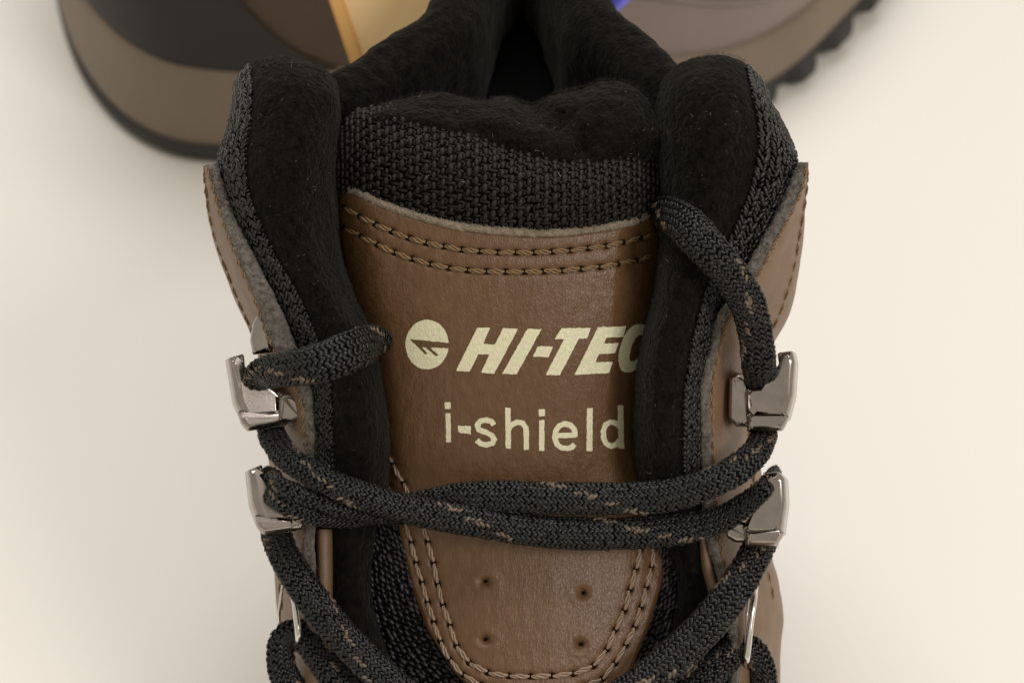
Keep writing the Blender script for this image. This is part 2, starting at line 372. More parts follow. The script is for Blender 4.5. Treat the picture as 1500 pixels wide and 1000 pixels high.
def print_shape(name, sdf, box, h=1.0):
    x0, y0, x1, y1 = box; nx = int((x1-x0)/h)+1; ny = int((y1-y0)/h)+1
    X, Y = np.meshgrid(x0+np.arange(nx)*h, y0+np.arange(ny)*h, indexing='ij')
    pts = np.stack([X.ravel(), Y.ravel()], -1); D = sdf(pts)
    D = (D + .9*noise(np.stack([pts[:, 0], pts[:, 1], pts[:, 0]*0], -1), .28) + .5*noise(np.stack([pts[:, 0], pts[:, 1], pts[:, 0]*0+9], -1), .7)).reshape(nx, ny)
    verts = []; key = {}; faces = []
    def vert(i, j): 
        k = ('c', i, j)
        if k not in key: key[k] = len(verts); verts.append((X[i, j], Y[i, j]))
        return key[k]
    def edge(i, j, i2, j2):
        k = (min((i, j), (i2, j2)), max((i, j), (i2, j2)))
        if k not in key:
            a, b = D[i, j], D[i2, j2]; t = a/(a-b); key[k] = len(verts); verts.append((X[i, j]+(X[i2, j2]-X[i, j])*t, Y[i, j]+(Y[i2, j2]-Y[i, j])*t))
        return key[k]
    ins = D < 0; cells = np.argwhere(ins[:-1, :-1] | ins[1:, :-1] | ins[:-1, 1:] | ins[1:, 1:])
    for i, j in cells:
        c = [(i, j), (i+1, j), (i+1, j+1), (i, j+1)]; poly = []
        for q in range(4):
            a = c[q]; b = c[(q+1) % 4]
            if ins[a]: poly.append(vert(*a))
            if ins[a] != ins[b]: poly.append(edge(*a, *b))
        for q in range(1, len(poly)-1): faces.append((poly[0], poly[q+1], poly[q]))
    vv = np.array(verts); P = V(vv[:, 0], vv[:, 1], Wt(vv[:, 0], vv[:, 1])+.05)
    return mk(name, P, np.array(faces), M['print'], tongue, uv=vv/7.5)
def c8(L): return [(560+x/3.75, 440+y/3.75) for x, y in L]
H_ = c8([(522, 150), (591, 150), (553, 240), (618, 243), (665, 152), (746, 155), (614, 401), (543, 397), (588, 296), (528, 294), (479, 390), (404, 386)])
I_ = c8([(798, 156), (874, 158), (737, 405), (660, 402)])
D_ = c8([(855, 252), (938, 252), (912, 310), (829, 307)])
T_ = c8([(985, 152), (1145, 152), (1124, 208), (1080, 208), (975, 409), (898, 408), (1000, 212), (948, 212)])
E_ = c8([(1185, 148), (1340, 141), (1322, 200), (1233, 203), (1216, 237), (1298, 234), (1276, 290), (1190, 293), (1169, 340), (1267, 337), (1243, 398), (1058, 407)])
C_ = cr(np.array([(1470, 190), (1462, 150), (1430, 132), (1392, 134), (1356, 156), (1325, 205), (1304, 270), (1298, 325), (1306, 370), (1330, 392), (1366, 392), (1410, 366), (1446, 310), (1440, 286), (1412, 300), (1392, 328), (1368, 336), (1358, 318), (1364, 270), (1382, 222), (1402, 194), (1425, 188), (1440, 205), (1456, 205), (1470, 190)], float), np.linspace(0, 24, 120)[:-1]); C_ = [(560+x/3.75, 440+y/3.75) for x, y in C_]
rr = 1.6
for nm, poly in (('printed_letter', H_), ('printed_letter', I_), ('printed_hyphen', D_), ('printed_letter', T_), ('printed_letter', E_), ('printed_letter', C_)):
    xs = [p[0] for p in poly]; ysx = [p[1] for p in poly]
    print_shape(nm, lambda P, poly=poly: sd_poly(P, poly)-.2, (min(xs)-3, min(ysx)-3, max(xs)+3, max(ysx)+3))
cx_, cy_ = 560+246/3.75, 440+242/3.75
cut1 = c8([(150, 212), (400, 236), (400, 263), (262, 258), (312, 302), (290, 303), (237, 259), (218, 257), (250, 293), (234, 296)])
cut_in = c8([(218, 257), (237, 259), (262, 285), (250, 293)])
def emblem(P):
    d = np.hypot((P[:, 0]-cx_)/.87, P[:, 1]-cy_)-36.3
    return np.maximum(d, -sd_poly(P, cut1))
print_shape('printed_emblem', emblem, (590, 464, 662, 546))
sw = 3.9
def i1(P): return np.minimum(sd_stroke(P, c8([(361, 620), (364, 776)]), sw-.2), sd_stroke(P, c8([(358, 560), (360, 592)]), 4.3))
def hy(P): return sd_poly(P, c8([(415, 686), (486, 690), (486, 734), (418, 724)]))
def s1(P):
    return sd_stroke(P, c8([(612, 682), (600, 664), (570, 656), (538, 662), (522, 684), (530, 708), (565, 722), (600, 738), (616, 762), (604, 784), (572, 792), (540, 786), (521, 768)]), 3.9)
def h1(P): return np.minimum(sd_stroke(P, c8([(690, 590), (692, 810)]), sw), sd_stroke(P, c8([(692, 710), (708, 682), (740, 668), (772, 674), (790, 700), (792, 817)]), sw))
def i2(P): return np.minimum(sd_stroke(P, c8([(876, 658), (876, 823)]), sw), sd_stroke(P, c8([(876, 600), (877, 632)]), 4.4))
def e1(P): return sd_stroke(P, c8([(954, 742), (1058, 738)]) + c8([(1058, 738), (1056, 710), (1036, 684), (1004, 676), (972, 688), (952, 716), (948, 752), (958, 788), (984, 808), (1016, 812), (1044, 804), (1056, 790)]), 3.9)
def l1(P): return sd_stroke(P, c8([(1140, 593), (1138, 825)]), 4.4)
def d1(P): return np.minimum(sd_stroke(P, c8([(1308, 578), (1313, 810)]), 4.2), sd_stroke(P, c8([(1300, 690), (1280, 672), (1252, 666), (1226, 684), (1214, 716), (1216, 756), (1230, 786), (1254, 800), (1282, 792), (1302, 768)]), 3.8))
for fn, (a, b) in ((i1, (335, 390)), (hy, (400, 500)), (s1, (490, 645)), (h1, (665, 820)), (i2, (850, 900)), (e1, (925, 1085)), (l1, (1110, 1170)), (d1, (1190, 1345))):
    print_shape('printed_hyphen' if fn is hy else 'printed_letter', fn, (560+a/3.75, 584, 560+b/3.75, 666))

# ---- pale cut edge along the top of the panel ------------------------------
tx = np.linspace(497, 971, 140); ty = np.interp(tx, topx, topy)
ty = cr(np.array(topy, float)[:, None], np.interp(tx, topx, np.arange(len(topx))))[:, 0]
S_edge = Surf([[(x, y+3.5, Wt(x, y+3)-.35) for x, y in zip(tx[::4], ty[::4])],
               [(x, y-1.5, Wt(x, y)+.30) for x, y in zip(tx[::4], ty[::4])],
               [(x, y-8, Wt(x, y)-.3) for x, y in zip(tx[::4], ty[::4])],
               [(x, y-9.5, Wt(x, y)-3) for x, y in zip(tx[::4], ty[::4])]])
sheet('cut_edge', S_edge, 10, 420, M['feltlight'], tongue, disp=lambda P, A, B: .00035*noise(P, 1500)+.0004*noise(P, 500), flip=-1)
a = rng.random(2600)*.7+.1; b = rng.random(2600); P, _, _, n_ = S_edge.frame(a, b, -1)
fuzz('edge_fuzz', P, n_*.5+UP*.4, .0007, .00002, M['hairtan'], tongue)

# ---- woven mesh band of the tongue and its fleece roll ----------------------
mtopx = [497, 503, 520, 545, 575, 600, 650, 700, 750, 800, 860, 900, 950, 966]; mtopy = [215, 196, 180, 174, 177, 186, 201, 216, 232, 243, 249, 241, 224, 212]
cu = [488, 497, 512, 540, 580, 630, 690, 750, 810, 870, 915, 945, 962, 972]
def mrow(t, wadd, back):
    r_ = []
    for x in cu:
        y1 = np.interp(x, topx, topy)+22; y0 = np.interp(x, mtopx, mtopy)-4
        y = y1+(y0-y1)*t; q = abs((x-730)/242.)
        yy = y1-22; r_.append((x, y, float(Wt(x, yy)) - (9 if x in (488, 972) else 0) + wadd))
    return r_
S_mesh = Surf([mrow(0, -3.4, 0), mrow(.14, -2.2, 0), mrow(.35, .6, 0), mrow(.6, 2.2, 0), mrow(.82, 2.2, 0), mrow(1, .6, 0), mrow(1.08, -3, 0)])
sheet('mesh_backing', S_mesh, 60, 120, M['black'], tongue, disp=lambda P, A, B: .0008*noise(P, 90), flip=-1)
def lattice(S, na_, nb_, a0, a1, b0, b1, flip=1, jit=.1, stagger=True):
    A, B = np.meshgrid(np.arange(na_), np.arange(nb_), indexing='ij'); A = A.astype(float).ravel(); B = B.astype(float).ravel(); ia = A.copy(); ib = B.copy()
    if stagger: A = A + .5*(B % 2)
    A = A+rng.normal(size=A.shape)*jit; B = B+rng.normal(size=B.shape)*jit
    a = a0+(a1-a0)*(A+.25)/na_; b = b0+(b1-b0)*(B+.5)/nb_
    P, da, db, n = S.frame(np.clip(a, 0, 1), np.clip(b, 0, 1), flip); return P, da, db, n, ia, ib
def arcmap(S, nb_, a_mid, b0, b1):
    """column parameters equally spaced in real length along the middle row"""
    bb = np.linspace(b0, b1, 500); Pm = S.pos(np.full(500, a_mid), bb); d = np.concatenate([[0], np.cumsum(np.linalg.norm(np.diff(Pm, axis=0), axis=1))])
    return np.interp(np.linspace(0, d[-1], nb_), d, bb)
NC, NR = 50, 13
bcol = arcmap(S_mesh, NC, .5, .05, .95)
def weave(da_off, jit, db_off=0):
    A, B = np.meshgrid(np.arange(NR), np.arange(NC), indexing='ij'); A = A.ravel().astype(float); B = B.ravel()
    st = A + .5*(B % 2) + da_off + rng.normal(size=A.shape)*jit
    a = .12+.87*(st/NR); b = np.interp(B+db_off+rng.normal(size=A.shape)*jit*.8, np.arange(NC), bcol)
    return S_mesh.frame(np.clip(a, 0, 1), np.clip(b, 0, 1), -1)
P, da, db, n_ = weave(.2, .07); P2, da2, db2, n2 = weave(.7, .06)
P3, da3, db3, n3 = weave(.45, .06, .5)
k3 = lambda P, x, y, z: np.array([x, y, z])*(1+.12*rng.normal(size=(len(P), 1)))
beads('woven_yarn', np.concatenate([P+n_*.00045, P2+n2*.0001, P3+n3*.00015]), np.concatenate([da+db*.22+.12*rng.normal(size=(len(P), 1))*db, db2+da2*.1, da3+db3*.5]), np.concatenate([n_, n2, n3]),
      np.concatenate([k3(P, .00082, .00056, .00050), k3(P2, .00105, .00036, .00040), k3(P3, .0006, .0003, .0003)]), M['mesh'], tongue, kind='stuff')

# fleece roll
fx = [524, 536, 556, 588, 620, 650, 680, 705, 728, 750, 768, 785, 800, 818, 836, 855, 878, 900, 920, 940, 955, 966]
ftop = [186, 172, 157, 146, 139, 140, 146, 149, 145, 147, 153, 155, 147, 138, 135, 130, 122, 120, 124, 136, 152, 180]
def frow(t, w):
    r_ = []
    for x, yt in zip(fx, ftop):
        yb = np.interp(x, mtopx, mtopy)+3; y = yb+(yt-yb)*t; q = abs((x-732)/240.)
        fold = -4.2*math.exp(-((x-772-(1-t)*120)/20.)**2)*(1 if .5 < t < 1.3 else .6 if t > .2 else 0) - 1.6*math.exp(-((x-655-(1-t)*60)/24.)**2)*(1 if .25 < t < .7 else 0) + 1.3*math.exp(-((x-740)/28.)**2)*(1 if .5 < t < .9 else 0)
        r_.append((x, y, w-6*q**3+fold-(7 if x < 530 else 2.5 if x < 540 else 0)))
    return r_
S_fl = Surf([frow(-.25, -2), frow(0, 4.2), frow(.3, 5.8), frow(.6, 4.5), frow(.85, .5), frow(1.0, -5), frow(.96, -12), frow(.5, -24), frow(-.5, -34), frow(-3, -44)])
sheet('fleece_lining', S_fl, 170, 300, M['suede'], tongue, disp=lambda P, A, B: .0012*noise(P, 100)+.0007*noise(P*np.array([.6, 1.6, 1.6]), 260)+.0004*noise(P, 420)+.0004*noise(P, 1500), flip=-1)
def hairs_on(S, n, a0, a1, b0, b1, flip, name, parent, L=.0008, wd=.000016, mt='hair', lift=.0002, spread=1.0):
    a = a0+(a1-a0)*rng.random(n); b = b0+(b1-b0)*rng.random(n); P, _, _, nn = S.frame(a, b, flip)
    return fuzz(name, P+nn*lift, nn, L, wd, M[mt], parent, spread=spread)
hairs_on(S_fl, 16000, .08, .62, .02, .98, -1, 'lining_fuzz', tongue, L=.0008, wd=.000012, lift=.0003)
hairs_on(S_fl, 90, .1, .5, .05, .95, -1, 'lint_fibres', tongue, L=.0009, wd=.000014, mt='lint', lift=.0006, spread=1.4)
hairs_on(S_mesh, 60, .1, .95, .1, .9, -1, 'lint_fibres', tongue, L=.0011, wd=.000018, mt='lint', lift=.0006, spread=1.6)

# ---- gussets beside the tongue ---------------------------------------------
S_gl = Surf([[(x0, v, w0), (x0+(x1-x0)*.35, v, w0+3.5), (x0+(x1-x0)*.75, v, w1+.4), (x1, v, w1)] for v, x0, x1, w0, w1 in
             ((740, 515, 600, -13, -10), (800, 520, 618, -14, -9.5), (860, 522, 636, -14, -8.5), (920, 530, 661, -14, -7), (980, 560, 700, -12, -5), (1040, 600, 760, -10, -4), (1120, 640, 790, -8, -3))])
S_gr = Surf([[(x0, v, w0), (x0+(x1-x0)*.35, v, w0+3.5), (x0+(x1-x0)*.75, v, w1+.4), (x1, v, w1)] for v, x0, x1, w0, w1 in
             ((740, 1010, 945, -15, -13), (800, 1010, 945, -15, -12), (860, 1018, 935, -14, -11), (920, 1012, 915, -13, -9), (980, 985, 880, -11, -6), (1040, 960, 830, -9, -4), (1120, 930, 790, -8, -3))])
for S, fl in ((S_gl, 1), (S_gr, -1)):
    g = sheet('gusset', S, 60, 30, M['black'], boot, flip=fl)
    P, da, db, n_, ia, ib = lattice(S, 40, 17, 0, 1, .02, 1, fl, .12)
    beads('woven_yarn', P+n_*.0001, da+db*(.55+.3*rng.normal(size=(len(P), 1))), n_, np.full((len(P), 3), 1.)*np.array([.00070, .00033, .00036])*(1+.25*rng.normal(size=(len(P), 1))), M['gusset'], g, kind='stuff')
    P, da, db, n_, ia, ib = lattice(S, 40, 17, .012, 1, .05, 1, fl, .15)
    beads('cross_yarn', P-n_*.0002, db-da*.4, n_, np.full((len(P), 3), 1.)*np.array([.0007, .0003, .0003]), M['mesh'], g, kind='stuff')

# ---- collar pads -------------------------------------------------------------
def rows_of(spec):
    return [[(x, v+dv, w) for (x, w), dv in zip(r, (4, 0, -3, -4, -3, 0, 4))] for v, r in spec]
padL = [[(492, 180, -40), (472, 165, -36), (440, 150, -34), (408, 145, -33), (378, 150, -34), (362, 165, -38), (358, 175, -42)],
        [(491, 130, -20), (472, 112, -14), (440, 99, -12), (406, 93, -11), (374, 101, -13), (356, 118, -18), (350, 135, -24)],
        [(492, 122, -10), (471, 102, -4), (440, 90, -2), (404, 85, 0), (369, 94, -3), (353, 111, -8), (348, 128, -14)],
        [(497, 150, -11), (487, 135, 1), (452, 122, 7), (410, 118, 8), (373, 124, 5), (352, 140, -2), (345, 155, -12)],
        [(500, 190, -14), (490, 182, 0), (455, 175, 9), (412, 172, 11), (372, 175, 8), (347, 180, 1), (338, 186, -12)]]
padL += rows_of([(240, [(500, -16), (489, -1), (455, 9), (412, 12), (364, 8), (336, 3), (322, -10)]),
                 (300, [(500, -16), (487, -2), (455, 8), (420, 11), (374, 8), (348, 4), (335, -8)]),
                 (370, [(503, -14), (489, -2), (462, 7), (435, 10), (404, 7), (378, 4), (364, -6)]),
                 (430, [(525, -14), (512, -2), (485, 7), (460, 9), (437, 7), (410, 4), (394, -6)]),
                 (490, [(555, -12), (541, -1), (515, 7), (490, 9), (464, 7), (440, 4), (420, -6)]),
                 (560, [(568, -12), (554, -1), (530, 7), (508, 9), (486, 7), (466, 4), (448, -4)]),
                 (630, [(575, -12), (563, -1), (540, 6), (515, 8), (490, 6), (470, 3), (452, -4)]),
                 (700, [(572, -12), (560, -3), (540, 3), (515, 4), (492, 3), (472, 1), (455, -5)]),
                 (780, [(560, -15), (546, -8), (530, -4), (512, -3), (498, -4), (487, -6), (476, -11)]),
                 (860, [(555, -18), (540, -11), (525, -6), (510, -5), (498, -6), (487, -8), (474, -12)]),
                 (950, [(580, -18), (565, -11), (545, -6), (520, -5), (500, -6), (480, -8), (465, -12)]),
                 (1060, [(640, -16), (615, -9), (590, -5), (560, -4), (530, -5), (500, -8), (480, -12)]),
                 (1220, [(700, -6), (680, 1), (650, 4), (610, 5), (570, 3), (530, -1), (500, -6)]),
                 (1400, [(730, 10), (715, 15), (690, 17), (650, 17), (600, 15), (550, 10), (520, 4)])])
padR = [[(972, 180, -40), (990, 165, -36), (1022, 150, -34), (1055, 145, -33), (1082, 150, -34), (1098, 165, -38), (1102, 175, -42)],
        [(970, 132, -20), (990, 110, -14), (1022, 97, -12), (1057, 92, -11), (1085, 100, -13), (1104, 120, -18), (1110, 137, -24)],
        [(968, 125, -10), (990, 100, -4), (1022, 87, -1), (1058, 83, 0), (1088, 92, -3), (1108, 112, -8), (1117, 130, -14)],
        [(960, 155, -12), (975, 138, 0), (1010, 125, 7), (1055, 120, 9), (1095, 128, 6), (1119, 145, -1), (1127, 160, -12)],
        [(957, 195, -16), (968, 190, -1), (1010, 180, 9), (1055, 178, 12), (1105, 182, 7), (1140, 190, 0), (1149, 196, -12)]]
padR += rows_of([(240, [(957, -16), (969, -2), (1012, 9), (1055, 11), (1104, 7), (1147, 3), (1165, -8)]),
                 (300, [(962, -16), (974, -2), (1010, 8), (1045, 10), (1088, 7), (1127, 4), (1146, -6)]),
                 (360, [(958, -16), (971, -2), (1000, 8), (1030, 10), (1062, 7), (1096, 4), (1118, -5)]),
                 (430, [(950, -15), (963, -2), (985, 8), (1008, 9), (1030, 7), (1050, 4), (1066, -5)]),
                 (500, [(934, -14), (947, -1), (965, 8), (990, 9), (1012, 7), (1032, 4), (1048, -5)]),
                 (570, [(925, -14), (938, -1), (955, 7), (980, 9), (1000, 7), (1018, 4), (1032, -4)]),
                 (640, [(925, -14), (939, -1), (960, 7), (980, 8), (998, 6), (1018, 3), (1032, -4)]),
                 (700, [(930, -14), (946, -3), (965, 3), (985, 4), (1000, 3), (1018, 1), (1032, -5)]),
                 (790, [(960, -16), (980, -8), (995, -4), (1008, -3), (1020, -4), (1030, -6), (1042, -11)]),
                 (860, [(965, -20), (992, -12), (1008, -6), (1020, -5), (1032, -6), (1046, -8), (1058, -12)]),
                 (950, [(940, -19), (965, -12), (990, -7), (1015, -5), (1040, -6), (1060, -8), (1075, -12)]),
                 (1060, [(890, -16), (915, -9), (940, -5), (970, -4), (1000, -5), (1030, -8), (1060, -12)]),
                 (1220, [(830, -6), (850, 1), (880, 4), (920, 5), (960, 3), (1000, -1), (1030, -6)]),
                 (1400, [(800, 10), (815, 15), (840, 17), (880, 17), (930, 15), (980, 10), (1010, 4)])])
padSurf = []
for rows, fl in ((padL, -1), (padR, 1)):
    S = Surf(rows); padSurf.append(S); nr = len(rows)-1
    p = sheet('collar_pad', S, 420, 130, M['suede'], boot, disp=lambda P, A, B: (1-.92*smooth((B-.60)/.08))*(.0009*noise(P, 60)+.00025*noise(P, 330)+.0004*noise(P, 1700)), flip=fl)
    hairs_on(S, 12000, 1.6/nr, 12.2/nr, .05, .68, fl, 'lining_fuzz', p, L=.0007, wd=.000012, lift=.0003)
    hairs_on(S, 150, 2.2/nr, 12/nr, .1, .8, fl, 'lint_fibres', p, L=.0006, wd=.000013, mt='hairtan', lift=.0004, spread=1.5)
    hairs_on(S, 9, 2.2/nr, 12/nr, .2, .8, fl, 'loose_fibres', p, L=.0020, wd=.000014, mt='lint', lift=.0005, spread=1.5)
    # knitted band along the outer side: interlocking slanted loops
    b0, b1 = 4.05/6, 5.95/6
    for (a0, a1, nn) in ((2.3/nr, 12.1/nr, 84),):
        P, da, db, n_, ia, ib = lattice(S, nn, 10, a0, a1, b0, b1, fl, .14)
        sgn = np.where(ib % 2 == 0, 1., -1.)[:, None]
        s1_ = np.full((len(P), 3), 1.)*np.array([.00086, .00038, .00042])*(1+.18*rng.normal(size=(len(P), 1)))
        P2, da2, db2, n2, _, ib2 = lattice(S, nn, 10, a0+.5*(a1-a0)/nn, a1, b0, b1, fl, .14)
        beads('knitted_yarn', np.concatenate([P+n_*.0006, P2+n2*.0003]), np.concatenate([da+sgn*db*.75, da2*.25+db2]), np.concatenate([n_, n2]),
              np.concatenate([s1_, s1_*np.array([.75, .8, .8])]), M['knit'], p, kind='stuff')

# ---- collar rim running back round the heel ----------------------------------
crest = [Zp(400, 125, .156), Zp(470, 118, .155), Zp(512, 100, .154), Zp(548, 72, .154), Zp(590, 44, .154), Zp(640, 10, .154), Zp(662, -40, .155), Zp(695, -105, .157), Zp(765, -150, .158),
         Zp(835, -105, .157), Zp(866, -40, .155), Zp(885, 6, .154), Zp(925, 42, .154), Zp(962, 78, .154), Zp(990, 104, .154), Zp(1025, 118, .155), Zp(1085, 125, .156)]
cen = np.array([0.001, .262, .15]); rows = []
crest = cr(np.array(crest), np.linspace(0, 16, 33)); tcr = nrm(np.gradient(crest, axis=0)*np.array([1, 1, 0]))
for _ in range(5): tcr[1:-1] = nrm(tcr[:-2]+tcr[1:-1]*2+tcr[2:])
for c, tc_ in zip(crest, tcr):
    n2_ = np.array([-tc_[1], tc_[0], 0]); z = np.array([0, 0, 1.])
    rows.append([c+n2_*a_*.001+z*b_*.001 for a_, b_ in ((-2, -110), (3, -60), (4.5, -25), (4.5, -10), (3.5, -3), (0.5, 0), (-3.5, -.6), (-7, -4), (-8.5, -13), (-9, -40), (-9, -90), (20, -112))])
S_rim = Surf(rows, world=True)
sheet('collar_rim', S_rim, 160, 120, [M['suede'], M['black']], boot, midx=np.tile(np.arange(119) > 92, 159).astype(int), disp=lambda P, A, B: .0012*noise(P, 90)+.0006*noise(P, 500), flip=-1)  # inner faces black: shade of the opening put into the colour

# ---- black backing standing in for the shade in the gaps -------------------------------------------
S_in = Surf([[(xl, v, w-6), (xl+60, v, w), (750, v, w-4), (xr-60, v, w), (xr, v, w-6)] for v, xl, xr, w in
             ((230, 440, 1030, -24), (400, 440, 1040, -24), (600, 470, 1010, -22), (800, 455, 1050, -18), (1000, 450, 1070, -16), (1200, 480, 1050, -7), (1400, 520, 1010, 4))])
sheet('gap_shade_backing', S_in, 30, 30, M['black'], boot)

# ---- leather quarters ---------------------------------------------------------
# v, F=front cut edge outer x, felt inner x, silhouette x, w front, w silhouette
QL = [(241, 303, 318, 298, 1, -2), (275, 312, 329, 300, 2, -5), (308, 322, 342, 304, 3, -8), (345, 335, 358, 312, 4, -11), (380, 349, 374, 323, 5, -13), (440, 375, 405, 346, 5, -16), (490, 393, 428, 369, 4, -18),
      (530, 412, 442, 380, 4, -20), (580, 441, 458, 386, 3, -22), (640, 448, 466, 391, 2, -24), (670, 451, 469, 394, 1, -25), (730, 449, 464, 397, 0, -26), (800, 444, 460, 400, -2, -27), (860, 447, 463, 404, -3, -27), (930, 455, 470, 408, -3, -26), (1040, 470, 486, 402, -2, -22), (1220, 500, 515, 400, 3, -14), (1400, 530, 540, 410, 10, -4)]
QR = [(238, 1182, 1170, 1184, 1, -2), (270, 1176, 1157, 1182, 2, -5), (300, 1164, 1143, 1180, 3, -8), (350, 1137, 1116, 1176, 4, -11), (388, 1117, 1095, 1171, 5, -13), (430, 1090, 1072, 1163, 5, -15), (470, 1063, 1047, 1150, 4, -17),
      (505, 1053, 1040, 1130, 4, -19), (565, 1041, 1023, 1105, 3, -22), (640, 1041, 1025, 1108, 2, -24), (690, 1043, 1027, 1114, 1, -25), (740, 1046, 1030, 1120, 0, -26), (800, 1052, 1038, 1127, -2, -27), (850, 1066, 1052, 1140, -3, -27), (900, 1078, 1063, 1147, -3, -26), (950, 1085, 1070, 1143, -3, -26), (1040, 1080, 1065, 1142, -2, -22), (1220, 1060, 1045, 1142, 3, -14), (1400, 1010, 1000, 1120, 10, -4)]
def quarter(rows, sg):
    G = []; E = []
    for v, xf, xi, xs, wf, ws in rows:
        back = 12 if v < 520 else 4
        G.append([(xf+sg*2, v, wf-2.2), (xf, v, wf), (xf-(xf-xs)*.35, v+1, wf-(wf-ws)*.18), (xf-(xf-xs)*.75, v+2, wf-(wf-ws)*.55), (xs, v+3, ws), (xs+sg*back*.4, v+2, ws-12), (xs+sg*back*2.2, v-3, ws-34), (xs+sg*back*6, v-14, ws-58)])
        E.append([(xf-sg*1, v, wf-.8), (xf+sg*1.5, v, wf+.35), ((xf+xi)/2, v, wf+.55), (xi-sg*2, v, wf+.2), (xi+sg*1, v, wf-2.5), (xi, v, wf-6)])
    S = Surf(G); e = Surf(E); nr = len(rows)-1
    q = sheet('quarter', S, 260, 60, M['quarter'], boot, flip=-sg, disp=lambda P, A, B: .0003*noise(P, 300))
    lo = 12.6/nr if sg > 0 else 12.9/nr
    sheet('cut_edge', e, 420, 14, M['felt'], q, flip=sg, disp=lambda P, A, B: .0005*noise(P, 450)+.0004*noise(P, 1500))
    a = rng.random(5200); b = .1+.6*rng.random(5200); P, _, _, nn = e.frame(a, b, sg); fuzz('edge_fuzz', P, nn, .0008, .00002, M['hair'], q)
    a = rng.random(1800); P, _, _, nn = e.frame(a, b[:1800], sg); fuzz('pale_fuzz', P, nn, .0011, .000018, M['hairtan'], q)
    for bb, step in ((.165, 2.6), (.47, 2.9)):
        A = np.linspace(.2/nr, 13.5/nr, 400); P, _, _, nn = S.frame(A, np.full(400, bb), -sg)
        d = np.concatenate([[0], np.cumsum(np.linalg.norm(np.diff(P, axis=0), axis=1))]); k_ = int(d[-1]/(step*.001)); idx = np.searchsorted(d, np.linspace(0, d[-1]*.999, k_))
        for i, j in zip(idx[:-1], idx[1:]): put_stitch(P[i]+nn[i]*.00005, P[j]+nn[j]*.00005, nn[i], 'thread', q, 1.0 if bb < .3 else .8)
    return S, e
S_ql, E_ql = quarter(QL, 1); S_qr, E_qr = quarter(QR, -1)
# narrow brown facing strips beside the lower cut edges
for pts, sg in (([(775, 462, 486), (820, 463, 486), (860, 464, 486), (900, 466, 484)], 1), ([(790, 1037, 1024), (830, 1046, 1028), (860, 1054, 1036), (900, 1064, 1046)], -1)):
    S = Surf([[(a_, v, -7), (a_+(b_-a_)*.2, v, -3.2), (a_+(b_-a_)*.7, v, -3), (b_, v, -5), (b_+sg*2, v, -9)] for v, a_, b_ in pts])
    sheet('facing_strip', S, 30, 14, M['quarter'], boot, flip=sg)

